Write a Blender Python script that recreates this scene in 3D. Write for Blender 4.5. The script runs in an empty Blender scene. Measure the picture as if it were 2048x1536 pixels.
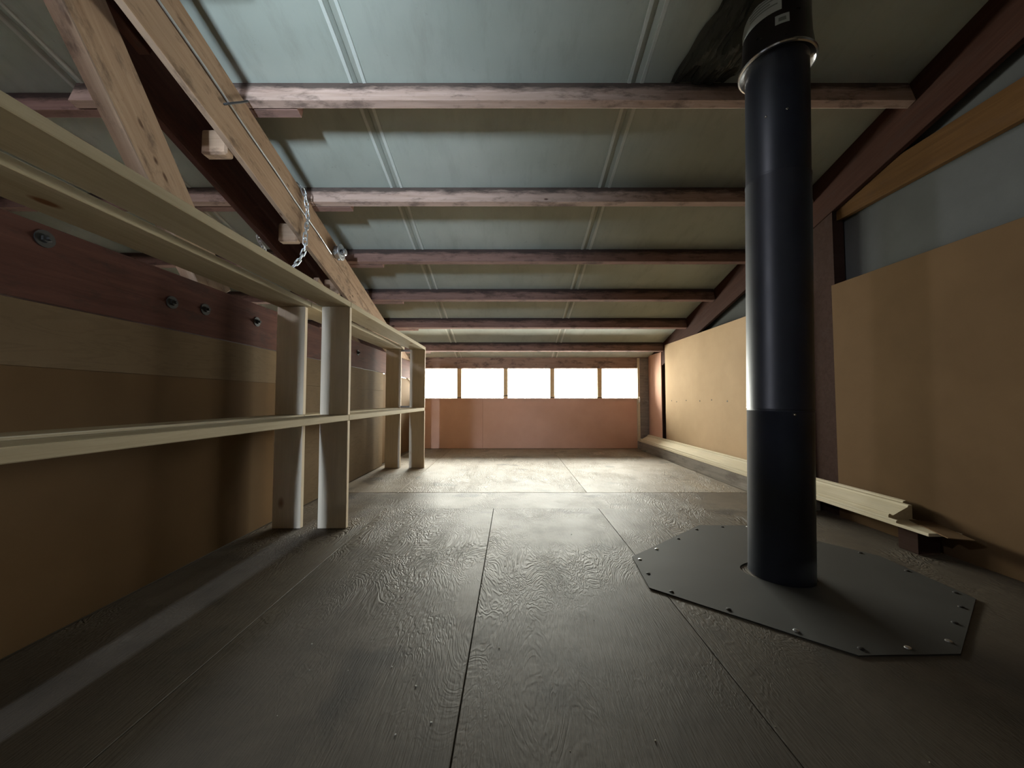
import bpy, bmesh, math, random
from mathutils import Vector, Matrix, noise
random.seed(7)
sc = bpy.context.scene
COL = sc.collection
# ------------------------------------------------------------------ camera, sky, lights, exposure
cam = bpy.data.cameras.new('camera'); cam.lens = 745/2048*36; cam.sensor_width = 36; cam.clip_start = .02
co = bpy.data.objects.new('camera', cam); COL.objects.link(co); sc.camera = co
co.location = (0, 0, .92); co.rotation_euler = (math.radians(90)+math.atan(31/745), 0, 0)
SKY = 72.0
w = bpy.data.worlds.new('sky'); sc.world = w; w.use_nodes = True
w.node_tree.nodes['Background'].inputs[0].default_value = (1, .972, .905, 1)
w.node_tree.nodes['Background'].inputs[1].default_value = SKY
def area(name, loc, rot, sx, sy, power=0, color=(1,1,1), portal=False, spread=180):
    l = bpy.data.lights.new(name, 'AREA'); l.shape = 'RECTANGLE'; l.size = sx; l.size_y = sy
    l.energy = power; l.color = color
    l.spread = math.radians(spread)
    if portal: l.cycles.is_portal = True
    o = bpy.data.objects.new(name, l); COL.objects.link(o); o.location = loc; o.rotation_euler = rot
    return o
R = math.radians
area('window_daylight_portal', (.25, 7.16, 1.223), (R(-90), 0, 0), 4.3, .57, portal=True)
area('side_bay_daylight_portal', (-3.4, 7.16, 1.223), (R(-90), 0, 0), 2.9, .57, portal=True)
area('rear_window_daylight', (-1.47, -3.95, 1.7), (R(110), 0, R(-5)), .28, .85, 62, (.70, .85, 1.0), spread=42)
area('rear_window_low_daylight', (-1.465, -3.97, 1.7), (R(80), 0, 0), .10, .85, 42, (.66, .80, 1.0), spread=60)
area('side_window_daylight', (-4.88, -.62, 3.18), (0, R(-90), 0), .42, .34, 95, (.84, .86, 1.0))
sc.view_settings.view_transform = 'Standard'; sc.view_settings.look = 'None'
sc.view_settings.exposure = 0.0; sc.view_settings.gamma = 1; sc.view_settings.use_curve_mapping = False
sc.cycles.max_bounces = 10; sc.cycles.diffuse_bounces = 7; sc.cycles.use_denoising = True
sc.cycles.sample_clamp_indirect = 6

# ------------------------------------------------------------------ materials
class NT:
    def __init__(s, name):
        s.m = bpy.data.materials.new(name); s.m.use_nodes = True; s.t = s.m.node_tree
        s.b = s.t.nodes['Principled BSDF']; s.out = s.t.nodes['Material Output']
    def n(s, ty, **kw):
        x = s.t.nodes.new(ty)
        for k, v in kw.items():
            if k in x.inputs.keys(): x.inputs[k].default_value = v
            else: setattr(x, k, v)
        return x
    def l(s, a, b): s.t.links.new(a, b)
    def coords(s, scale, rand=True):
        tc = s.n('ShaderNodeTexCoord'); v = tc.outputs['Object']
        if rand:
            oi = s.n('ShaderNodeObjectInfo'); ml = s.n('ShaderNodeMath', operation='MULTIPLY'); ml.inputs[1].default_value = 37.
            s.l(oi.outputs['Random'], ml.inputs[0])
            ad = s.n('ShaderNodeVectorMath', operation='ADD'); s.l(v, ad.inputs[0]); s.l(ml.outputs[0], ad.inputs[1]); v = ad.outputs[0]
        mp = s.n('ShaderNodeMapping'); mp.inputs['Scale'].default_value = scale; s.l(v, mp.inputs['Vector'])
        return mp.outputs[0]
    def noise(s, v, scale, detail=4, rough=.55, dist=0.):
        x = s.n('ShaderNodeTexNoise'); x.inputs['Scale'].default_value = scale; x.inputs['Detail'].default_value = detail
        x.inputs['Roughness'].default_value = rough; x.inputs['Distortion'].default_value = dist; s.l(v, x.inputs['Vector'])
        return x.outputs['Fac']
    def ramp(s, f, stops):
        x = s.n('ShaderNodeValToRGB'); e = x.color_ramp.elements
        while len(e) < len(stops): e.new(.5)
        for i, (p, c) in enumerate(stops):
            e[i].position = p; e[i].color = (c, c, c, 1) if isinstance(c, (int, float)) else tuple(c)+(1,)
        s.l(f, x.inputs[0]); return x.outputs['Color']
    def mix(s, f, a, b, mode='MIX'):
        x = s.n('ShaderNodeMix', data_type='RGBA', blend_type=mode)
        for i, q in ((0, f), (6, a), (7, b)):
            if isinstance(q, (int, float)): x.inputs[i].default_value = q
            elif isinstance(q, tuple): x.inputs[i].default_value = q+(1,)
            else: s.l(q, x.inputs[i])
        return x.outputs[2]
    def math(s, op, a, b=None):
        x = s.n('ShaderNodeMath', operation=op)
        for i, q in enumerate((a, b)):
            if q is None: continue
            if isinstance(q, (int, float)): x.inputs[i].default_value = q
            else: s.l(q, x.inputs[i])
        return x.outputs[0]
    def bump(s, h, strength, dist=.002):
        x = s.n('ShaderNodeBump'); x.inputs['Strength'].default_value = strength; x.inputs['Distance'].default_value = dist
        s.l(h, x.inputs['Height']); s.l(x.outputs[0], s.b.inputs['Normal'])
    def done(s, col=None, rough=.6, metal=0., spec=None):
        if col is not None:
            if isinstance(col, tuple): s.b.inputs['Base Color'].default_value = col+(1,)
            else: s.l(col, s.b.inputs['Base Color'])
        if isinstance(rough, (int, float)): s.b.inputs['Roughness'].default_value = rough
        else: s.l(rough, s.b.inputs['Roughness'])
        s.b.inputs['Metallic'].default_value = metal
        if spec is not None: s.b.inputs['Specular IOR Level'].default_value = spec
        return s.m

def timber(name, c1, c2, knot, stain=0., stain_col=(.05, .035, .03), rough=.6, kn=.055, dark_top=False, spec=.14, speck=0.):
    """sawn board, grain along local X, width along local Y, thickness local Z"""
    t = NT(name)
    g = t.coords((1.0, 14, 14)); a = t.noise(g, 2.2, 5, .6, .6)
    fine = t.noise(t.coords((3., 120, 120)), 2., 2, .5)
    c = t.mix(t.ramp(a, [(.3, 0.), (.72, 1.)]), c1, c2)
    c = t.mix(t.math('MULTIPLY', fine, .35), c, tuple(x*.55 for x in c1))
    big = t.noise(t.coords((1., 2., 2.)), 1.4, 3)
    c = t.mix(t.math('MULTIPLY', t.ramp(big, [(.4, 0.), (.75, 1.)]), .45), c, tuple(x*.62 for x in c2))
    vo = t.n('ShaderNodeTexVoronoi', feature='F1'); vo.inputs['Scale'].default_value = 2.7
    t.l(t.coords((.7, 1.3, 1.3)), vo.inputs['Vector'])
    k = t.ramp(vo.outputs['Distance'], [(kn*.55, 1.), (kn, 0.)])
    c = t.mix(k, c, knot)
    if stain:
        s_ = t.noise(t.coords((2.0, 5, 5)), 2.3, 6, .7)
        c = t.mix(t.math('MULTIPLY', t.ramp(s_, [(.52, 0.), (.66, 1.)]), stain), c, stain_col)
    if speck:
        v2 = t.n('ShaderNodeTexVoronoi', feature='F1'); v2.inputs['Scale'].default_value = 9.; t.l(t.coords((.6, 1.6, 1.6)), v2.inputs['Vector'])
        gate = t.ramp(t.noise(t.coords((1, 1, 1)), 1.6, 2), [(.5, 0.), (.6, 1.)])
        c = t.mix(t.math('MULTIPLY', t.math('MULTIPLY', t.ramp(v2.outputs['Distance'], [(.08, 1.), (.17, 0.)]), gate), speck), c, (.06, .03, .018))
    if dark_top:  # darker toward the upper edge, broken up by noise
        tc = t.n('ShaderNodeTexCoord'); sp = t.n('ShaderNodeSeparateXYZ'); t.l(tc.outputs['Object'], sp.inputs[0])
        nz = t.noise(t.coords((2., 10, 10)), 2.5, 4, .7)
        h = t.math('ADD', t.math('MULTIPLY', sp.outputs['Y'], 9.), t.math('MULTIPLY', nz, 1.1))
        c = t.mix(t.math('MULTIPLY', t.ramp(h, [(.5, 0.), (.95, 1.)]), .85), c, (.028, .024, .022))
    t.bump(t.math('ADD', a, t.math('MULTIPLY', fine, .6)), .25, .0015)
    return t.done(c, min(1, rough+.22), spec=spec*.4)

M_PINE = timber('new_pine', (.44, .37, .25), (.56, .48, .345), (.2, .1, .05), rough=.5, kn=.1)
M_OLD = timber('weathered_red_timber', (.27, .17, .125), (.38, .26, .20), (.07, .03, .02), .75, rough=.62)
M_PURLIN = timber('purlin_timber', (.40, .27, .21), (.58, .42, .345), (.08, .04, .03), .6, rough=.62, dark_top=True)
M_RAFT = timber('truss_timber', (.33, .215, .14), (.48, .34, .235), (.045, .02, .012), .55, rough=.6, kn=.06, speck=.8)
M_CHORD = timber('chord_timber', (.085, .038, .03), (.14, .066, .052), (.03, .02, .02), .55, rough=.6, kn=.075)
M_TIE = timber('amber_timber', (.085, .042, .014), (.13, .068, .025), (.04, .015, .01), .2, rough=.6)
M_MOULD = timber('moulding_pine', (.60, .52, .36), (.72, .64, .48), (.35, .25, .15), 0., rough=.45, kn=.02)
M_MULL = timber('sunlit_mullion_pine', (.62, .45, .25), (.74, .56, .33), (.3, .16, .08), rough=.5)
M_PURL2 = timber('dark_purlin_timber', (.20, .115, .09), (.31, .19, .155), (.05, .03, .02), .6, rough=.62, dark_top=True)
M_RRAFT = timber('dark_red_timber', (.045, .02, .014), (.075, .036, .025), (.02, .01, .01), .3)
M_PINE2 = timber('new_pine_upright', (.70, .585, .43), (.80, .68, .52), (.24, .11, .05), rough=.5, kn=.12, spec=.2)  # same pine as the boards, bounce light put into a lighter colour
M_GREYT = timber('grey_sawn_timber', (.20, .175, .15), (.34, .31, .27), (.08, .06, .05), .4, rough=.8)
M_DARKT = timber('dark_post_timber', (.038, .021, .015), (.058, .034, .026), (.03, .02, .02), .3, rough=.7)

def sheet(name, c1, c2, stain=.35, rough=.55, ply=0., ssc=2.2):
    t = NT(name)
    a = t.noise(t.coords((1, 1, 1)), 5, 6, .65); b = t.noise(t.coords((1, 1, 1)), 1.3, 3)
    c = t.mix(a, c1, c2)
    c = t.mix(t.math('MULTIPLY', t.ramp(b, [(.45, 0.), (.8, 1.)]), stain), c, tuple(x*.5 for x in c1))
    f = t.noise(t.coords((1, 1, 1)), 160, 2)
    c = t.mix(t.math('MULTIPLY', f, .22), c, tuple(x*.6 for x in c1))
    if ply:
        g = t.noise(t.coords((.7, .7, 6)), ssc, 3, .5, 1.2)
        s_ = t.math('SINE', t.math('MULTIPLY', g, 42.))
        c = t.mix(t.math('MULTIPLY', t.ramp(s_, [(.5, 0.), (1., 1.)]), ply), c, tuple(x*.55 for x in c1))
    t.bump(t.math('ADD', a, f), .12, .001)
    return t.done(c, max(rough, .92), spec=.06)
M_HARD = sheet('darkened_tan_hardboard', (.115, .070, .034), (.15, .094, .048))  # far right sheets' tan, darkened to put near-wall shade into the colour
M_PLY = sheet('pale_wall_plywood', (.145, .102, .06), (.195, .14, .086), ply=.18)
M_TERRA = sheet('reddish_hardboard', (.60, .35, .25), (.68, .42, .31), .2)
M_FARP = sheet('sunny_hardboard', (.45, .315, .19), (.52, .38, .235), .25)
M_DECK = sheet('roof_deck_board', (.1, .09, .07), (.12, .1, .08))
M_DARKW = sheet('dark_rear_board', (.10, .075, .05), (.13, .10, .07), .2)

def film():
    t = NT('ceiling_board_film')
    a = t.noise(t.coords((1, 1, 1), False), 1.1, 4); b = t.noise(t.coords((2.5, .7, 1), False), 3.5, 6, .7)
    c = t.mix(t.ramp(a, [(.35, 0.), (.7, 1.)]), (.36, .39, .335), (.45, .48, .42))
    c = t.mix(t.math('MULTIPLY', t.ramp(b, [(.5, 0.), (.8, 1.)]), .4), c, (.22, .22, .18))
    sp = t.noise(t.coords((1, 1, 1), False), 9, 5, .75)
    c = t.mix(t.math('MULTIPLY', t.ramp(sp, [(.66, 0.), (.76, 1.)]), .45), c, (.10, .09, .08))
    t.bump(t.math('ADD', b, a), .3, .006)
    return t.done(c, .75, spec=.2)
M_FILM = film()
M_LIP = sheet('pale_joint_tape', (.55, .58, .52), (.66, .69, .63), .4, .5)
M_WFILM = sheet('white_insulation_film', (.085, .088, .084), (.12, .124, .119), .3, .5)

def floor_mat(name, k, gl, gb, far=False):
    t = NT(name)
    co_ = t.coords((1, 1, 1))
    g = t.noise(t.coords((2.6, .8, 1)), 2.1, 4, .6, 1.2)
    w1 = t.math('SINE', t.math('MULTIPLY', g, 110.))
    f = t.noise(t.coords((60, 4, 1)), 3, 2)
    big = t.noise(co_, 1.2, 5, .6); mid = t.noise(co_, 5, 6, .7)
    c = t.mix(t.ramp(big, [(.35, 0.), (.7, 1.)]), (.165, .143, .118), (.25, .218, .18))
    c = t.mix(t.math('MULTIPLY', t.ramp(mid, [(.5, 0.), (.75, 1.)]), .5), c, (.095, .084, .073))
    worn = t.ramp(t.noise(co_, 1.7, 3), [(.38, 0.), (.6, 1.)])
    lines = t.ramp(w1, [(.55, 0.), (1., 1.)])
    tc = t.n('ShaderNodeTexCoord'); sp = t.n('ShaderNodeSeparateXYZ'); t.l(tc.outputs['Object'], sp.inputs[0])
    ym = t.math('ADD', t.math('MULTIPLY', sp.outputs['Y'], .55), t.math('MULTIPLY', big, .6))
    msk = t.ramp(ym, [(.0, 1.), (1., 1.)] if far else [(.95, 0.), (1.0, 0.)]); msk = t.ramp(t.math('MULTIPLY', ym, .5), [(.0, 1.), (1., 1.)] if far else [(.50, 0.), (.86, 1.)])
    lines = t.math('MULTIPLY', lines, msk); c = t.mix(msk, t.mix(1., c, (.78, .76, .74), 'MULTIPLY'), t.mix(1., c, (1.25, 1.24, 1.22), 'MULTIPLY'))  # near sheets darken toward the camera, far sheets come out lighter
    c = t.mix(t.math('MULTIPLY', t.math('MULTIPLY', lines, worn), gl), c, (.46, .42, .35))  # pale worn grain, with the window's sheen on it put into the colour
    st = t.ramp(t.noise(co_, 2.6, 2), [(.62, 0.), (.70, 1.)])
    c = t.mix(t.math('MULTIPLY', st, .6), c, (.09, .082, .074))
    h = t.math('ADD', t.math('MULTIPLY', t.math('MULTIPLY', t.math('MULTIPLY', w1, worn), t.math('MAXIMUM', msk, .12)), .8), t.math('ADD', f, t.math('MULTIPLY', mid, .9)))
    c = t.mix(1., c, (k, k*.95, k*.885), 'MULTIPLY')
    t.bump(h, gb, .0024)
    ro = t.math('ADD', .44, t.math('MULTIPLY', mid, .22))
    return t.done(c, ro, spec=.2)
M_FLOOR = floor_mat('near_floor_plywood', .48, .8, .8); M_FLOORF = floor_mat('far_floor_plywood', .98, .75, 1.0, True)  # darker tone for the near sheets, lighter for the far ones
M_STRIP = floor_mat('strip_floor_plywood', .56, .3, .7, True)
def plain(name, c, rough, metal=0., var=.0, sc_=12, bump=0., spec=None):
    t = NT(name); a = t.noise(t.coords((1, 1, 1)), sc_, 5, .6)
    col = t.mix(a, tuple(x*(1-var) for x in c), tuple(min(1, x*(1+var)) for x in c))
    if bump: t.bump(a, bump, .002)
    ro = t.math('ADD', rough-.08, t.math('MULTIPLY', a, .16))
    return t.done(col, ro, metal, spec)
M_PIPE = plain('satin_black_flue_paint', (.009, .012, .020), .42, 0, .3, 6, spec=.45)
M_SLEEVE = plain('black_enamel', (.012, .011, .012), .3, 0, .2)
M_CHROME = plain('bright_steel', (.62, .62, .62), .18, 1)
M_PLATE = plain('dull_sheet_steel', (.045, .043, .038), .72, .3, .35, 5, .15)
M_GALV = plain('galvanised_steel', (.55, .57, .58), .38, .9, .25, 40)
M_RUST = plain('dark_iron', (.03, .027, .025), .7, .2, .3, 30)
M_LABEL = plain('pale_paper_label', (.50, .58, .60), .5, 0, .08)
M_PRINT = plain('grey_print', (.2, .24, .24), .5)
M_BLKCAB = plain('black_cable', (.03, .03, .03), .5)
M_WHITE = plain('white_plastic', (.75, .74, .7), .45)
M_PLASTIC = plain('dirty_black_plastic', (.035, .038, .03), .33, 0, .6, 8, .4)
M_CHIP = plain('pale_wood_chip', (.55, .5, .4), .7)
def glass():
    t = NT('window_glass'); tr = t.n('ShaderNodeBsdfTransparent'); gl = t.n('ShaderNodeBsdfGlossy'); gl.inputs['Roughness'].default_value = .03
    tr.inputs[0].default_value = (.95, .97, .95, 1)
    fr = t.n('ShaderNodeFresnel'); fr.inputs[0].default_value = 1.45; mx = t.n('ShaderNodeMixShader')
    t.l(fr.outputs[0], mx.inputs[0]); t.l(tr.outputs[0], mx.inputs[1]); t.l(gl.outputs[0], mx.inputs[2]); t.l(mx.outputs[0], t.out.inputs[0])
    return t.m
M_GLASS = glass()

# ------------------------------------------------------------------ builders
def link(name, me, mat, parent=None, mw=None, smooth=False):
    o = bpy.data.objects.new(name, me); COL.objects.link(o)
    if mat: me.materials.append(mat)
    if mw is not None: o.matrix_world = mw
    if parent is not None:
        o.parent = parent
        o.matrix_parent_inverse = Matrix.Identity(4)
        if parent.matrix_world != Matrix.Identity(4) or True:
            o.matrix_basis = PW[parent.name].inverted() @ (mw if mw is not None else Matrix.Identity(4))
    PW[o.name] = mw.copy() if mw is not None else Matrix.Identity(4)
    if smooth:
        for p in me.polygons: p.use_smooth = True
    return o
PW = {}
def tag(o, label=None, cat=None, group=None, kind=None):
    if label: o['label'] = label
    if cat: o['category'] = cat
    if group: o['group'] = group
    if kind: o['kind'] = kind
    return o
def empty(name, loc, label=None, cat=None, group=None, kind=None):
    o = bpy.data.objects.new(name, None); COL.objects.link(o); o.location = loc; o.empty_display_size = .05
    PW[o.name] = Matrix.Translation(loc)
    return tag(o, label, cat, group, kind)
def finish(bm, name):
    bmesh.ops.recalc_face_normals(bm, faces=bm.faces)
    me = bpy.data.meshes.new(name); bm.to_mesh(me); bm.free(); return me
def boxmesh(name, sx, sy, sz, bev=.002, cuts=0, warp=0.):
    bm = bmesh.new(); bmesh.ops.create_cube(bm, size=1)
    bmesh.ops.scale(bm, vec=(sx, sy, sz), verts=bm.verts)
    if bev: bmesh.ops.bevel(bm, geom=list(bm.edges), offset=bev, segments=1, affect='EDGES')
    return finish(bm, name)
def board(name, p0, p1, wdt, thk, mat, parent=None, wdir=(0, 0, 1), bev=.002):
    """sawn board from p0 to p1 (centre line); width along wdir"""
    p0, p1 = Vector(p0), Vector(p1); X = (p1-p0).normalized(); W = Vector(wdir); W = (W-W.dot(X)*X).normalized(); T = X.cross(W)
    mw = Matrix.Translation((p0+p1)/2) @ Matrix((X, W, T)).transposed().to_4x4()
    return link(name, boxmesh(name, (p1-p0).length, wdt, thk, bev), mat, parent, mw)
def box(name, x0, x1, y0, y1, z0, z1, mat, parent=None, bev=.0015):
    mw = Matrix.Translation(((x0+x1)/2, (y0+y1)/2, (z0+z1)/2))
    return link(name, boxmesh(name, x1-x0, y1-y0, z1-z0, bev), mat, parent, mw)
def tube(name, pts, r, mat, parent=None, n=8, closed=False):
    bm = bmesh.new(); P = [Vector(p) for p in pts]; rings = []; N = len(P); up = None
    for i, p in enumerate(P):
        a = P[i-1] if (i > 0 or closed) else P[i]; b = P[(i+1) % N] if (i < N-1 or closed) else P[i]
        d = (b-a).normalized()
        if up is None:
            up = Vector((0, 0, 1)) if abs(d.z) < .9 else Vector((1, 0, 0))
        u = (up-up.dot(d)*d).normalized(); v = d.cross(u); up = u
        rings.append([bm.verts.new(p+r*(math.cos(k*2*math.pi/n)*u+math.sin(k*2*math.pi/n)*v)) for k in range(n)])
    m_ = N if closed else N-1
    for i in range(m_):
        a, b = rings[i], rings[(i+1) % N]
        for k in range(n): bm.faces.new((a[k], a[(k+1) % n], b[(k+1) % n], b[k]))
    if not closed:
        bm.faces.new(rings[0]); bm.faces.new(rings[-1])
    return link(name, finish(bm, name), mat, parent, Matrix.Identity(4), smooth=True)
def lathe(name, prof, mat, parent=None, mw=Matrix.Identity(4), n=64, cap=True):
    bm = bmesh.new(); rings = []
    for (r, z) in prof:
        rings.append([bm.verts.new((r*math.cos(k*2*math.pi/n), r*math.sin(k*2*math.pi/n), z)) for k in range(n)])
    for a, b in zip(rings, rings[1:]):
        for k in range(n): bm.faces.new((a[k], a[(k+1) % n], b[(k+1) % n], b[k]))
    if cap: bm.faces.new(rings[0]); bm.faces.new(rings[-1])
    o = link(name, finish(bm, name), mat, parent, mw)
    for p in o.data.polygons: p.use_smooth = len(p.vertices) == 4
    o.data.set_sharp_from_angle(angle=R(40)) if hasattr(o.data, 'set_sharp_from_angle') else None
    return o
def prism(name, prof, y0, y1, mat, parent=None, sag=0.):
    """profile in XZ extruded along Y"""
    c = Vector((sum(p[0] for p in prof)/len(prof), (y0+y1)/2, sum(p[1] for p in prof)/len(prof)))
    bm = bmesh.new(); L = (y1-y0)/2
    # local X is the length so that the grain runs along it
    a = [bm.verts.new((-L, p[0]-c.x, p[1]-c.z)) for p in prof]; b = [bm.verts.new((L, p[0]-c.x, p[1]-c.z)) for p in prof]
    n = len(prof)
    for k in range(n): bm.faces.new((a[k], a[(k+1) % n], b[(k+1) % n], b[k]))
    bm.faces.new(a); bm.faces.new(b)
    mw = Matrix.Translation(c) @ Matrix(((0, 1, 0), (1, 0, 0), (0, 0, 1))).to_4x4()
    return link(name, finish(bm, name), mat, parent, mw)

B = .27; RA = 3.608                      # underside of the roof boards: z = RA - B*y
def roofz(y): return RA-B*y
YN, YF, XL, XR = -3.4, 7.04, -4.9, 2.72  # outer shell
GEN = dict(kind='structure')

# ------------------------------------------------------------------ FLOOR
floor = box('floor', XL, XR, YN, YF+.1, -.12, -.014, M_DARKW, bev=0); tag(floor, kind='structure')
def fsheet(x0, x1, y0, y1, name='floor_sheet', mat=None):
    g = .0022
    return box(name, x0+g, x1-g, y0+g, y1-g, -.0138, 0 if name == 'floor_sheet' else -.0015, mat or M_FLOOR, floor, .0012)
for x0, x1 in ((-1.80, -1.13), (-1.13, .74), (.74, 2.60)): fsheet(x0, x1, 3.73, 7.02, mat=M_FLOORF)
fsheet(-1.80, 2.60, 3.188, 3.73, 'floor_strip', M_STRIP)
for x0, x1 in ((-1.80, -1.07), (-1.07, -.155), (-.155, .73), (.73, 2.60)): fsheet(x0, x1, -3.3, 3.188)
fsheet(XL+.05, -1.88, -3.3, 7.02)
# ------------------------------------------------------------------ CEILING
def slope_box(name, x0, x1, y0, y1, zoff, thk, mat, parent=None, kind=None):
    bm = bmesh.new(); v = []
    for (x, y) in ((x0, y0), (x1, y0), (x1, y1), (x0, y1)): v.append((x, y, roofz(y)+zoff))
    lo = [bm.verts.new(p) for p in v]; hi = [bm.verts.new((p[0], p[1], p[2]+thk)) for p in v]
    bm.faces.new(lo); bm.faces.new(hi)
    for k in range(4): bm.faces.new((lo[k], lo[(k+1) % 4], hi[(k+1) % 4], hi[k]))
    return link(name, finish(bm, name), mat, parent, Matrix.Identity(4))
ceil = slope_box('ceiling', XL-.1, XR+.1, YN-.1, YF+.15, .03, .08, M_DECK); tag(ceil, kind='structure')
PY = [1.55, 2.334, 3.149, 3.949, 4.708, 5.474, 6.33]
def ceil_panel(x0, x1, y0, y1):
    bm = bmesh.new(); nx, ny = 24, 110; grid = []
    for j in range(ny+1):
        row = []
        for i in range(nx+1):
            x = x0+(x1-x0)*i/nx; y = y0+(y1-y0)*j/ny
            # boards sag a little between the purlins
            d = min(abs(y-p-.03) for p in PY+[7.1]) if y > 1.2 else .3
            s = .010*min(1, d/.3)*(0.6+.8*noise.noise(Vector((x*1.3, y*1.1, 3)))) + .003*noise.noise(Vector((x*4, y*4, 9)))
            e = min(i, nx-i)/2
            s *= min(1, e) if y > 0 else 0
            row.append(bm.verts.new((x, y, roofz(y)-max(-.001, s))))
        grid.append(row)
    for j in range(ny):
        for i in range(nx): bm.faces.new((grid[j][i], grid[j][i+1], grid[j+1][i+1], grid[j+1][i]))
    top = [bm.verts.new((x, y, roofz(y)+.028)) for x, y in ((x0, y0), (x1, y0), (x1, y1), (x0, y1))]
    bm.faces.new(top)
    e = [[grid[0][i] for i in range(nx+1)], [grid[j][nx] for j in range(ny+1)], [grid[ny][nx-i] for i in range(nx+1)], [grid[ny-j][0] for j in range(ny+1)]]
    for k in range(4): bm.faces.new(e[k]+[top[(k+1) % 4], top[k]])
    o = link('ceiling_panel', finish(bm, 'ceiling_panel'), M_FILM, ceil, Matrix.Identity(4), smooth=False)
    for p in o.data.polygons: p.use_smooth = len(p.vertices) == 4
    return o
SEAM = [-4.85, -2.83, -1.0, .80, 2.70]
for a, b in zip(SEAM, SEAM[1:]): ceil_panel(a+.0008, b-.0008, YN+.02, YF+.08)
def ribbon(x, wd, h, y0, y1):
    bm = bmesh.new(); n = 90; rings = []
    for j in range(n+1):
        y = y0+(y1-y0)*j/n; ww = wd*(1+.25*noise.noise(Vector((x, y*3, 0)))); xx = x+.006*noise.noise(Vector((x, y*1.7, 5)))
        z = roofz(y)+.004
        rings.append([bm.verts.new(p) for p in ((xx-ww/2, y, z), (xx-ww/3, y, z-h), (xx+ww/3, y, z-h*.9), (xx+ww/2, y, z))])
    for a, b in zip(rings, rings[1:]):
        for k in range(4): bm.faces.new((a[k], a[(k+1) % 4], b[(k+1) % 4], b[k]))
    bm.faces.new(rings[0]); bm.faces.new(rings[-1])
    return link('joint_tape', finish(bm, 'joint_tape'), M_LIP, ceil, Matrix.Identity(4))
for s in SEAM[1:-1]:
    for dx in (-.042, .042): ribbon(s+dx, .030, .014, 0, 7.0)

# ------------------------------------------------------------------ FAR WALL with the ribbon window
wf = box('wall_far', XL, XR, YF+.03, YF+.12, -.1, .92, M_DARKW, bev=0); tag(wf, kind='structure')
for x0, x1 in ((-1.80, -.55), (-.55, 2.36)):
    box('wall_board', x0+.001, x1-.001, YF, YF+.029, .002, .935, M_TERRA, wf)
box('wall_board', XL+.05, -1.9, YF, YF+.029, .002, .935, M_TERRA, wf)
box('lintel', XL, XR, YF-.03, YF+.12, 1.507, 1.72, M_OLD, wf)
box('wall_top', XL, XR, YF+.05, YF+.12, 1.72, 2.1, M_DARKW, wf, 0)
box('wall_end', 2.40, XR, YF+.03, YF+.12, .9, 1.75, M_DARKW, wf, 0)
box('sill', -1.84, 2.36, YF-.012, YF+.12, .921, .945, M_TERRA, wf)
box('sill', XL, -1.86, YF-.012, YF+.12, .921, .945, M_TERRA, wf)
win = empty('window_1', (.3, YF+.06, 1.22), kind='structure')
mull = [-1.896, -1.005, -.123, .768, 1.668]
for i, x in enumerate(mull):
    box('mullion', x-.042, x+.042, YF+.03, YF+.11, .945, 1.507, M_MULL, win)
edges = mull+[2.40]
for a, b in zip(edges, edges[1:]): box('pane', a+.036, b-.036 if b < 2.39 else b, YF+.075, YF+.079, .945, 1.507, M_GLASS, win, 0)
win4 = empty('window_2', (-3.4, YF+.06, 1.22), kind='structure')
for x in (-4.57, -3.68, -2.787): box('mullion', x-.036, x+.036, YF+.03, YF+.11, .945, 1.507, M_RAFT, win4)
for a, b in ((-4.9, -4.57), (-4.57, -3.68), (-3.68, -2.787), (-2.787, -1.896)):
    box('pane', a+.036, b-.036, YF+.075, YF+.079, .945, 1.507, M_GLASS, win4, 0)
tp = box('trim_1', 2.358, 2.398, YF-.06, YF+.028, .0, 1.70, M_MOULD, None); tag(tp, kind='structure')
# ------------------------------------------------------------------ NEAR WALL (behind the camera) and its small window
wn = empty('wall_near', (0, YN, 0), kind='structure')
box('wall_section', XL, -1.62, YN-.08, YN, 0, 4.65, M_DARKW, wn, 0); box('wall_section', -1.32, XR, YN-.08, YN, 0, 4.65, M_DARKW, wn, 0)
box('wall_section', -1.62, -1.32, YN-.08, YN, 0, 1.2, M_DARKW, wn, 0); box('wall_section', -1.62, -1.32, YN-.08, YN, 2.2, 4.65, M_DARKW, wn, 0)
wi3 = empty('window_3', (-1.47, YN-.3, 1.7), kind='structure')      # small window; reveal boards added out of view to narrow its beam
for x0, x1 in ((-1.66, -1.62), (-1.32, -1.28)): box('beam_baffle', x0, x1, YN-.62, YN-.08, 1.16, 2.24, M_DARKT, wi3, 0)
for z0, z1 in ((1.16, 1.2), (2.2, 2.24)): box('beam_baffle', -1.62, -1.32, YN-.62, YN-.08, z0, z1, M_DARKT, wi3, 0)
box('sky_blocker', -1.66, -1.28, YN-.66, YN-.62, 1.16, 2.24, M_DARKT, wi3, 0)  # added unseen cap, shuts sky light out of the recess
# ------------------------------------------------------------------ OUTER LEFT WALL of the side bay
wo = empty('wall_outer_left', (XL, 0, 0), kind='structure')
box('wall_section', XL-.08, XL, YN, YF+.1, 0, 4.7, M_WFILM, wo, 0)

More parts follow.
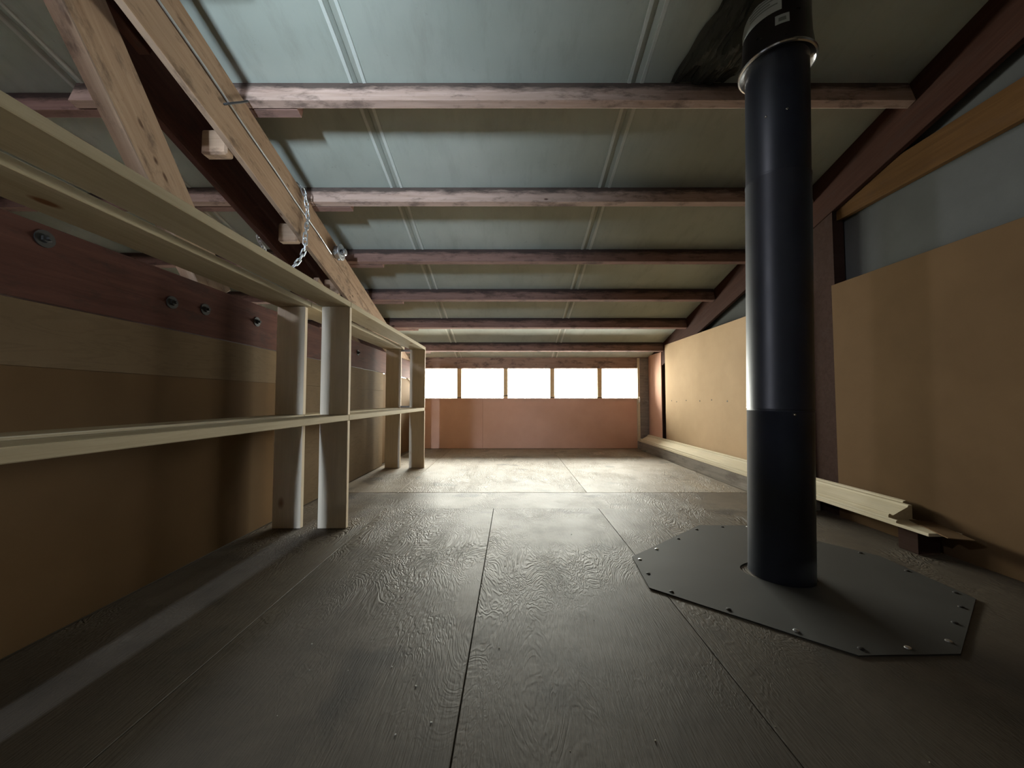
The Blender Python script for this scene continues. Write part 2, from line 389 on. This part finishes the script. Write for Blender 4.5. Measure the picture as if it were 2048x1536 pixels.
# ------------------------------------------------------------------ LEFT WALL
wl = empty('wall_left', (-1.83, 2, 0), kind='structure')
YS = (-3.3, -1.0, .9, 2.87, 5.231)
for a, b in zip(YS, YS[1:]):
    box('wall_sheet', -1.822, -1.810, a+.0008, b-.0008, .0012, 1.043, M_HARD if b < 5 else M_PLY, wl)
    box('wall_plank', -1.822, -1.809, a+.0008, b-.0008, 1.0435, 1.289, M_PLY, wl)
box('wall_sheet', -1.872, -1.86, 5.16, 7.03, .003, 1.29, M_HARD, wl)
box('noggin', -1.86, -1.823, -3.3, 5.1, 1.0, 1.09, M_OLD, wl)
box('sole_plate', -1.86, -1.823, -3.3, 5.1, 0, .05, M_OLD, wl)
for y in (-1, .9, 2.87, 5.1): box('stud', -1.86, -1.823, y-.04, y+.04, 0, 1.27, M_OLD, wl)
ch = board('tie_beam', (-1.83, -3.3, 1.445), (-1.83, 7.0, 1.445), .30, .045, M_CHORD)
tag(ch, 'dark red bolted tie beam running along the left wall behind the upper shelf', 'beam')
for (y, z) in ((1.415, 1.54), (1.96, 1.435), (2.174, 1.45), (2.618, 1.47), (4.1, 1.44), (4.35, 1.47)):
    mw = Matrix.Translation((-1.807, y, z)) @ Matrix.Rotation(R(90), 4, 'Y')
    wsh = lathe('washer', [(.033, 0), (.033, .004), (.014, .0045)], M_RUST, ch, mw, 24)
    lathe('bolt_head', [(.016, .004), (.016, .014), (.008, .016), (.008, .028)], M_RUST, wsh, mw, 6)
box('light_baffle', -1.712, -1.700, -3.38, -.2, 1.64, 3.45, M_DARKW, wl, 0)  # added unseen board, keeps rear light off the strut and side bay
# ------------------------------------------------------------------ RIGHT WALL
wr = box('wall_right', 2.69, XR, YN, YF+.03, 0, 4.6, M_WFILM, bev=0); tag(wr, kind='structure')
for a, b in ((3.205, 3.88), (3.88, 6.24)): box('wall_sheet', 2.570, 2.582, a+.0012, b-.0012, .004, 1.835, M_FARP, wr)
for a, b in ((1.12, 2.960), (-.72, 1.12), (-3.3, -.72)): box('wall_sheet', 2.566, 2.578, a+.0012, b-.0012, .004, 1.835, M_HARD, wr)
box('wall_sheet', 2.572, 2.584, 6.41, 7.03, .004, 1.74, M_TERRA, wr)
for y in (6.4, 6.2, 5.0, 3.8, 1.12, -.7): box('stud', 2.59, 2.68, y, y+.05, 0, 1.8, M_DARKT, wr)
for (y, z) in ((6.0, .90), (5.82, .885), (5.5, .905), (5.1, .9), (4.8, .915), (4.45, .9)):
    lathe('nail_head', [(.009, 0), (.009, .002)], M_RUST, wr, Matrix.Translation((2.570, y, z)) @ Matrix.Rotation(R(-90), 4, 'Y'), 10)
post = box('post', 2.59, 2.68, 2.955, 3.20, 0, 2.46, M_DARKT); tag(post, 'dark brown square post behind the black flue, between two wall sheets', 'post')
cp = box('post', 2.402, 2.565, YF-.05, YF+.028, 0, 1.70, M_GREYT); tag(cp, 'narrow greyish corner post right of the ribbon window', 'post')
hook = tube('hook', [(2.378, YF-.065, .97), (2.378, YF-.09, .96), (2.378, YF-.105, .93), (2.378, YF-.1, .88), (2.378, YF-.075, .865), (2.378, YF-.063, .89)], .009, M_WHITE)
tag(hook, 'small white hook on the trim at the right end of the window sill', 'hook')

# ------------------------------------------------------------------ PURLINS
ordn = ['roof purlin above the top edge of the view, nearest to the camera',
        'pinkish stained roof purlin with a bright sheen, highest one in view',
        'roof purlin with a dark band along its upper edge, second from the top',
        'roof purlin level with the hanging round junction box, third from the top',
        'roof purlin ending at the right rafter left of the flue, fourth from the top',
        'dark roof purlin just above the one nearest the ribbon window',
        'lowest roof purlin, directly above the ribbon window']
ordl = ['side bay roof purlin above the top edge of the view',
        'dark purlin beyond the left truss, lapped behind the highest purlin',
        'short visible purlin between the strut and the dark rafter on the left',
        'side bay purlin hidden behind the upper shelf, lapped with the third purlin',
        'side bay purlin lapped with the fourth purlin, behind the left truss',
        'side bay purlin lapped with the fifth purlin, behind the left truss',
        'side bay purlin lapped with the lowest purlin near the ribbon window']
sl = Vector((0, 1, -B)).normalized(); nrm = Vector((0, B, 1)).normalized()
for i, y in enumerate(PY):
    t_ = .056; d_ = .16; dd = d_*nrm.z
    for side, (x0, x1) in enumerate(((-2.83, 2.575), (XL+.02, -1.40))):
        yy = y+side*(t_+.003)
        base = Vector((0, yy, roofz(yy)-.003)) + sl*(t_/2) - nrm*(dd/2)
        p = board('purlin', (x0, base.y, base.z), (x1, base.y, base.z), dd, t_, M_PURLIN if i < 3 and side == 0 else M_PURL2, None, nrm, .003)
        tag(p, (ordn, ordl)[side][i], 'purlin', ('roof purlins over the loft', 'roof purlins over the side bay')[side])
# ------------------------------------------------------------------ LEFT TRUSS
def rx(y, off=0.): return -1.64-.03*y+off
def rafter(nm, off, thk, parts, y0, y1, mat, root=None):
    out = []
    for (d0, d1) in parts:
        za = roofz(y0)-.16-(d0+d1)/2; zb = roofz(y1)-.16-(d0+d1)/2
        o = board(nm, (rx(y0, off)-thk/2, y0, za), (rx(y1, off)-thk/2, y1, zb), (d1-d0)*.965, thk, mat, root, (0, 0, 1), .003)
        out.append(o)
    return out
ra = empty('rafter', (rx(4), 4, 2.3), 'knotty brown rafter of two stacked planks, front member of the left truss', 'rafter')
rafter('plank', 0, .038, [(.002, .168), (.174, .385)], -3.0, 6.98, M_RAFT, ra)
rb = rafter('rafter', -.30, .045, [(.002, .385)], -3.0, 6.98, M_CHORD)[0]
tag(rb, 'plain dark reddish rafter just left of and behind the knotty brown rafter', 'rafter')
# strut
tag(board('strut', (-1.865, 1.28, 2.96), (-1.865, 2.30, 1.56), .225, .085, M_RAFT, None, (0, 1, 0), .004), 'broad brown diagonal strut at upper left, rising from behind the upper shelf', 'brace')
# splice plank between the rafters
tag(board('splice_plank', (-1.87, .2, roofz(.2)-.16-.23), (-1.87, 1.84, roofz(1.84)-.16-.23), .10, .06, M_CHORD, None, (0, 0, 1), .004), 'short dark plank end between the strut and the knotty rafter, top left', 'board')
for i, (y, z) in enumerate(((2.25, 2.50), (3.05, 2.30), (3.85, 2.09), (4.6, 1.87))):
    lab = ['spacer block under the highest purlin between the paired rafters', 'spacer block behind the hanging chain between the paired rafters',
           'spacer block just above the shelf beyond the chain', 'spacer block lowest between the paired rafters, near the far shelf'][i]
    tag(board('spacer_block', (rx(y)-.040, y, z), (rx(y)-.20, y, z), .155, .07, M_RAFT, None, (0, 0, 1), .012), lab, 'block', 'spacer blocks between the rafters')
# gusset pieces at the foot of the truss
tag(board('brace', (-1.90, 3.55, 2.06), (-1.90, 4.6, 1.56), .10, .05, M_RAFT, None, (0, 1, 1), .003), 'short slanting brace between the rafters just over the far shelf', 'brace')
# conduit along the plank joint, ending at a junction box
cpts = []
for k in range(19):
    y = 1.2+k*(3.53-1.2)/18; cpts.append((rx(y)+.004+(.006 if y < 2.4 else .003), y, roofz(y)-.16-.171+.004*math.sin(k*1.3)))
tag(tube('conduit', cpts, .006, M_GALV), 'thin grey conduit running along the joint of the knotty rafter', 'pipe')
tag(tube('spike', [(rx(2.15)+.012, 2.12, 2.655), (rx(2.2)+.02, 2.24, 2.765), (rx(2.3)+.02, 2.335, 2.855), (rx(2.3)+.02, 2.338, 2.865)], .0065, M_RUST), 'bent steel spike stuck across the knotty rafter near the highest purlin', 'nail')
jy, jz = 3.63, 2.375; jx = rx(jy)
jb = empty('junction_box', (jx, jy, jz), 'round grey metal junction box mounted on the knotty rafter', 'junction box')
MX = Matrix.Translation((jx+.001, jy, jz)) @ Matrix.Rotation(R(90), 4, 'Y')
lathe('body', [(.052, 0), (.060, .006), (.060, .045), (.052, .050)], M_GALV, jb, MX, 32)
lathe('cover_plate', [(.066, .050), (.078, .054), (.078, .062), (.066, .066), (.036, .067), (.034, .100), (.026, .106)], M_GALV, jb, MX, 32)
for ang in (200, 300, 60):
    d = Vector((0, math.cos(R(ang)), math.sin(R(ang))))
    mh = Matrix.Translation(Vector((jx+.026, jy, jz))+d*.056) @ d.to_track_quat('Z', 'Y').to_matrix().to_4x4()
    h = lathe('hub', [(.018, 0), (.021, .012), (.021, .018), (.014, .018), (.013, .004)], M_GALV, jb, mh, 20)
h = lathe('hub', [(.015, 0), (.016, .02), (.010, .022), (.009, .006)], M_RUST, jb, Matrix.Translation((jx+.082, jy-.03, jz-.005)) @ Matrix.Rotation(R(90), 4, 'X'), 16)
# chain
def chain(path, label, pitch=.046):
    P = [Vector(p) for p in path]
    # Catmull-Rom resample
    S = []
    for i in range(len(P)-1):
        a = P[max(i-1, 0)]; b = P[i]; c = P[i+1]; d = P[min(i+2, len(P)-1)]
        for k in range(40):
            t = k/40; S.append(.5*((2*b)+(-a+c)*t+(2*a-5*b+4*c-d)*t*t+(-a+3*b-3*c+d)*t**3))
    S.append(P[-1]); root = empty('chain', P[0], label, 'chain')
    me = None; acc = 0; nxt = pitch/2; idx = 0
    for i in range(1, len(S)):
        seg = (S[i]-S[i-1]).length; acc += seg
        if acc >= nxt:
            d = (S[i]-S[i-1]).normalized(); q = d.to_track_quat('X', 'Z').to_matrix().to_4x4()
            mw = Matrix.Translation(S[i]) @ q @ Matrix.Rotation(R(90*(idx % 2)+25), 4, 'X')
            if me is None:
                pts = []; L = .0185; rr = .0145
                for k in range(7): a = -math.pi/2+math.pi*k/6; pts.append((L+rr*math.cos(a), rr*math.sin(a), 0))
                for k in range(7): a = math.pi/2+math.pi*k/6; pts.append((-L+rr*math.cos(a), rr*math.sin(a), 0))
                o = tube('link', pts, .0050, M_GALV, root, 6, True); me = o.data
                o.matrix_basis = PW[root.name].inverted() @ mw
            else:
                o = bpy.data.objects.new('link', me); COL.objects.link(o); o.parent = root; o.matrix_basis = PW[root.name].inverted() @ mw
            idx += 1; nxt += pitch
chain([(-1.745, 2.955, 2.665), (-1.72, 2.97, 2.655), (-1.705, 3.01, 2.58), (-1.70, 3.04, 2.44), (-1.705, 3.02, 2.27), (-1.71, 3.02, 2.16), (-1.77, 3.045, 2.07), (-1.87, 3.06, 1.985), (-1.96, 3.07, 1.96), (-2.05, 3.07, 2.02), (-2.10, 3.08, 2.12)],
      'galvanised chain looped over the knotty rafter, hanging down to the upper shelf')
chain([(-2.115, 3.05, 2.33), (-2.115, 3.06, 2.27), (-2.11, 3.09, 2.22), (-2.12, 3.15, 2.185), (-2.12, 3.2, 2.12)], 'short dark loop of chain below the dark rafter, left of the long chain')

# ------------------------------------------------------------------ RIGHT RAFTER AND TIE
y0, y1 = -3.0, 7.0
tag(board('rafter', (2.60, y0, roofz(y0)-.19), (2.60, y1, roofz(y1)-.19), .355, .04, M_RRAFT, None, (0, 0, 1), .003), 'dark red rafter sloping along the top of the right wall', 'rafter')
tag(board('tie_beam', (2.645, -3.2, 2.47), (2.645, 3.3, 2.47), .215, .04, M_TIE), 'amber tie beam under the right rafter, above the white film', 'beam')

# ------------------------------------------------------------------ SHELVING UNIT
su = empty('shelving_unit', (-1.45, 2.7, 0), 'pale new pine plank shelving unit along the left wall with two empty shelves', 'shelf')
TH = .038
XF0, XF1, XB0, XB1 = -1.387, -1.182, -1.712, -1.507
PYS = (.30, 2.71, 5.06)
for (xa, xb) in ((XF0, XF1), (XB0, XB1)):
    ys = (-2.0, .30, 2.71, 5.06)
    for a, b in zip(ys, ys[1:]):
        e0 = a-.02 if a < 0 else a+.0; e1 = b
        last = b > 5
        xm = (xa+xb)/2
        ex = .034 if xa < -1.6 else 0.
        board('shelf_board', (xm+ex/2, e0+.001, 1.617), (xm+ex/2, e1-.001 if not last else b+.02, 1.617), xb-xa+ex, TH, M_PINE, su, (1, 0, 0), .003)
        board('shelf_board', (xm, e0+.001, .789), (xm, e1-.001 if not last else b+.0, .789), xb-xa, .04, M_PINE, su, (1, 0, 0), .003)
    for y in PYS:
        tw = .0
        board('upright', (xm, y, .002), (xm, y, .768), xb-xa-.002, TH, M_PINE2, su, (1, 0, 0), .003)
        board('upright', (xm, y, .810), (xm, y, 1.597), xb-xa-.002, TH, M_PINE2, su, (1, 0, 0), .003)

for z in (.822, 1.585): box('batten', -1.508, -1.386, 5.05, 5.075, z-.012, z+.012, M_GREYT, su)
# ------------------------------------------------------------------ FLUE PIPE
fl_ = empty('flue_pipe', (1.415, 2.0, 0), 'tall matt black stove flue rising from the steel floor plate to the roof', 'flue')
def fc(z): # leaning axis
    k = min(z/2.6, 1.3); return Vector((1.415+.036*k, 2.0-.024*k, z))
def seg(name, z0, z1, prof, mat):
    a, b = fc(z0), fc(z1); d = (b-a).normalized()
    mw = Matrix.Translation(a) @ d.to_track_quat('Z', 'Y').to_matrix().to_4x4()
    return lathe(name, [(r, z-z0) for r, z in prof], mat, fl_, mw, 96)
seg('pipe_section', .0, .865, [(.1480, .0), (.1480, .855), (.1495, .857), (.1495, .862), (.1460, .863), (.1460, .866)], M_PIPE)
seg('pipe_section', .866, 2.105, [(.1460, .866), (.1460, .869), (.1495, .870), (.1495, .876), (.1488, .878), (.1488, 2.092), (.1500, 2.094), (.1500, 2.103), (.146, 2.105)], M_PIPE)
seg('pipe_section', 2.105, 3.3, [(.145, 2.105), (.1465, 2.11), (.1465, 3.3)], M_PIPE)
sg = seg('sleeve', 2.735, 3.13, [(.150, 2.75), (.176, 2.737), (.176, 2.742), (.172, 2.752), (.160, 2.85), (.156, 2.95), (.156, 3.25)], M_SLEEVE)
seg('rim', 2.725, 2.76, [(.150, 2.744), (.172, 2.728), (.180, 2.730), (.183, 2.737), (.180, 2.744), (.174, 2.747), (.150, 2.75)], M_CHROME)
def patch(name, phi0, phi1, z0, z1, r0, r1, mat, parent):
    bm = bmesh.new(); n = 12; c0 = fc(z0); c1 = fc(z1); lo = []; hi = []
    base = math.atan2(-2.0, -1.43)
    for k in range(n+1):
        p = base+phi0+(phi1-phi0)*k/n
        lo.append(bm.verts.new((c0.x+r0*math.cos(p), c0.y+r0*math.sin(p), z0))); hi.append(bm.verts.new((c1.x+r1*math.cos(p), c1.y+r1*math.sin(p), z1)))
    for k in range(n): bm.faces.new((lo[k], lo[k+1], hi[k+1], hi[k]))
    return link(name, finish(bm, name), mat, parent, Matrix.Identity(4), smooth=True)
lb = patch('small_sticker', -.02, .36, 2.845, 2.895, .1635, .1610, M_LABEL, fl_); lb['label'] = 'small pale rectangular sticker with a grey printed patch'
patch('print', .07, .27, 2.858, 2.882, .1640, .1615, M_PRINT, lb)
bl = patch('large_label', -1.35, .16, 2.925, 3.13, .1592, .1585, M_LABEL, fl_); bl['label'] = 'large pale paper label wrapped round the top'
for k, (z, a) in enumerate(((2.96, .1), (2.975, -.1), (2.99, .1), (3.005, -.05))): patch('print', -.8, a-.05, z, z+.007, .1600, .1600, M_PRINT, bl)
for ph in (-.32, .30): # sheet metal screws
    base = math.atan2(-2.0, -1.43)+ph; c = fc(2.40)
    lathe('screw', [(.006, 0), (.006, .002), (.003, .004)], M_CHROME, fl_, Matrix.Translation((c.x+.147*math.cos(base), c.y+.147*math.sin(base), 2.40)) @ Vector((math.cos(base), math.sin(base), 0)).to_track_quat('Z', 'Y').to_matrix().to_4x4(), 12)
base = math.atan2(-2.0, -1.43)+.42; c = fc(.845)
lathe('screw', [(.006, 0), (.006, .002), (.003, .004)], M_CHROME, fl_, Matrix.Translation((c.x+.149*math.cos(base), c.y+.149*math.sin(base), .845)) @ Vector((math.cos(base), math.sin(base), 0)).to_track_quat('Z', 'Y').to_matrix().to_4x4(), 12)

# ------------------------------------------------------------------ STEEL FLOOR PLATE
oct_ = [(.70, 2.21), (.668, 1.85), (1.24, 1.372), (1.615, 1.38), (2.13, 1.75), (2.15, 2.22), (1.74, 2.75), (1.36, 2.75)]
bm = bmesh.new(); zt = .006; n = 64; C = Vector((1.415, 2.0))
def on_poly(ang):
    d = Vector((math.cos(ang), math.sin(ang))); best = None
    for i in range(8):
        a = Vector(oct_[i])-C; b = Vector(oct_[(i+1) % 8])-C; e = b-a
        den = d.x*e.y-d.y*e.x
        if abs(den) < 1e-9: continue
        t = (a.x*e.y-a.y*e.x)/den; s = (a.x*d.y-a.y*d.x)/den
        if t > 0 and -1e-6 <= s <= 1+1e-6: best = t if best is None else min(best, t)
    return C+d*best
angs = sorted([math.atan2(p[1]-C.y, p[0]-C.x) for p in oct_]+[-math.pi+2*math.pi*(k+.37)/n for k in range(n)])
rings = []
def hole_r(a): # snipped opening, wider on the left
    return .153+.035*max(0, math.cos(a-R(165)))**6
for rr, z in ((0, zt-.006), (0, zt), (1, zt), (1, -.0005)):
    ring = []
    for a in angs:
        if rr == 0:
            h = hole_r(a); x, y = C.x+h*math.cos(a), C.y+h*math.sin(a); zz = z
        else:
            p = on_poly(a); x, y = p; zz = z
        ring.append(bm.verts.new((x, y, zz+(.0015*noise.noise(Vector((x*4, y*4, 0))) if z == zt else 0))))
    rings.append(ring)
for a, b in zip(rings, rings[1:]+rings[:1]):
    for k in range(len(angs)): bm.faces.new((a[k], a[(k+1) % len(angs)], b[(k+1) % len(angs)], b[k]))
pl = link('floor_plate', finish(bm, 'floor_plate'), M_PLATE, None, Matrix.Identity(4))
tag(pl, 'grey eight sided sheet steel plate screwed to the floor around the flue', 'plate')
for i in range(8):
    a, b = Vector(oct_[i]), Vector(oct_[(i+1) % 8]); m_ = 3 if (b-a).length > .55 else 2
    for k in range(m_):
        q = a.lerp(b, (k+.3)/m_ if i % 2 else (k+.18)/m_); q = q+(C-q).normalized()*.035
        lathe('screw', [(.011, zt), (.010, zt+.003), (.005, zt+.005)], M_RUST if (i+k) % 3 else M_GALV, pl, Matrix.Translation((q.x, q.y, 0)), 10)

# ------------------------------------------------------------------ TIMBER AND MOULDINGS ALONG THE RIGHT WALL
tag(board('timber', (2.447, 3.12, .075), (2.447, 6.98, .075), .148, .215, M_GREYT, None, (0, 0, 1), .004), 'rough grey square timber lying on the floor along the right wall', 'timber')
tag(board('support_block', (2.47, 2.24, .074), (2.47, 2.36, .074), .146, .13, M_DARKT, None, (0, 0, 1), .004), 'dark brown wood block under the near end of the stacked boards', 'block')
tag(board('board', (2.43, 2.12, .160), (2.43, 6.9, .160), .19, .018, M_MOULD, None, (1, 0, 0), .002), 'flat pale board lying directly on the grey timber', 'board', 'boards and mouldings stacked on the timber')
def mprof(x, z, s=1., fl=1):
    return [(x+p*s, z+q*s) for p, q in ((.014, 0), (.014, .012), (0, .014), (0, .030), (.006, .036), (.014, .036), (.022, .028), (.032, .028), (.07, .050), (.122, .078), (.128, .090), (.150, .090), (.150, 0))]
tag(prism('moulding', mprof(2.352, .1695), 2.36, 6.86, M_MOULD), 'long pale cornice moulding resting on the flat board against the right wall', 'moulding', 'boards and mouldings stacked on the timber')
tag(prism('moulding', [(2.508, .170), (2.508, .262), (2.512, .268), (2.530, .272), (2.538, .262), (2.540, .17)], 2.42, 6.93, M_MOULD), 'narrow pale moulding standing at the back of the stack, touching the wall', 'moulding', 'boards and mouldings stacked on the timber')
tag(prism('moulding', [(2.338, .1695), (2.338, .180), (2.343, .186), (2.349, .186), (2.349, .1695)], 2.30, 6.8, M_MOULD), 'thinnest pale bead strip at the front edge of the stack', 'moulding', 'boards and mouldings stacked on the timber')
tag(board('cardboard_offcut', (2.40, 2.02, .1725), (2.52, 2.33, .1725), .11, .005, M_HARD, None, (1, 0, 0), .001), 'torn thin board offcut at the near end of the moulding stack', 'offcut')

# ------------------------------------------------------------------ PLASTIC round the roof penetration
bm = bmesh.new(); nu, nv = 34, 30; G = []
for j in range(nv+1):
    row = []
    for i in range(nu+1):
        u, v = i/nu, j/nv
        x = 1.02+.34*u+(.16*(1-v)); y = 1.72+.60*v
        z = roofz(y)-.02-.10*u*u-.05*math.sin(u*math.pi)*(.5+.5*v)
        z = roofz(y)-.02+(z-roofz(y)+.02)*(1-.85*v**4); q = Vector((u*5, v*2.2, 0)); z += .035*noise.noise(q)+.028*abs(noise.noise(q*2.3)); x += .02*noise.noise(Vector((v*4, u, 4)))
        row.append(bm.verts.new((x, y, min(z, roofz(y)-.014))))
    G.append(row)
for j in range(nv):
    for i in range(nu): bm.faces.new((G[j][i], G[j][i+1], G[j+1][i+1], G[j+1][i]))
me = finish(bm, 'plastic'); ps = link('plastic_sheet', me, M_PLASTIC, None, Matrix.Identity(4))
tag(ps, 'crumpled dirty dark plastic sheet hanging from the ceiling beside the flue top', 'plastic sheet')
so = ps.modifiers.new('thickness', 'SOLIDIFY'); so.thickness = .0015

# ------------------------------------------------------------------ CABLE on the sill
pts = []
for k in range(121):
    x = -1.75+k*(4.1/120); z = .960+.036*math.exp(-((x+.02)/.32)**2)+.010*math.exp(-((x-1.05)/.3)**2)+.012*math.exp(-((x-2.1)/.2)**2)+.004*math.sin(x*7)
    pts.append((x, YF-.004+.004*math.sin(x*5), z))
tag(tube('cable', pts, .0075, M_BLKCAB), 'thin dark cable lying loosely along the window sill', 'cable')
# ------------------------------------------------------------------ DEBRIS on the floor
bm = bmesh.new()
for k in range(70):
    x = random.uniform(-1.0, 1.1); y = random.uniform(.7, 3.1); s = random.uniform(.0012, .0035)
    if (x > .6 and y > 1.3): continue
    m = Matrix.Translation((x, y, s*.5)) @ Matrix.Rotation(random.random()*6, 4, 'Z') @ Matrix.Diagonal((s*random.uniform(.8, 2.2), s, s*.8, 1))
    bmesh.ops.create_cube(bm, size=1, matrix=m)
db = link('wood_chips', finish(bm, 'wood_chips'), M_CHIP, None, Matrix.Identity(4)); tag(db, 'tiny pale wood chips scattered on the dark floor', 'chips', kind='stuff')
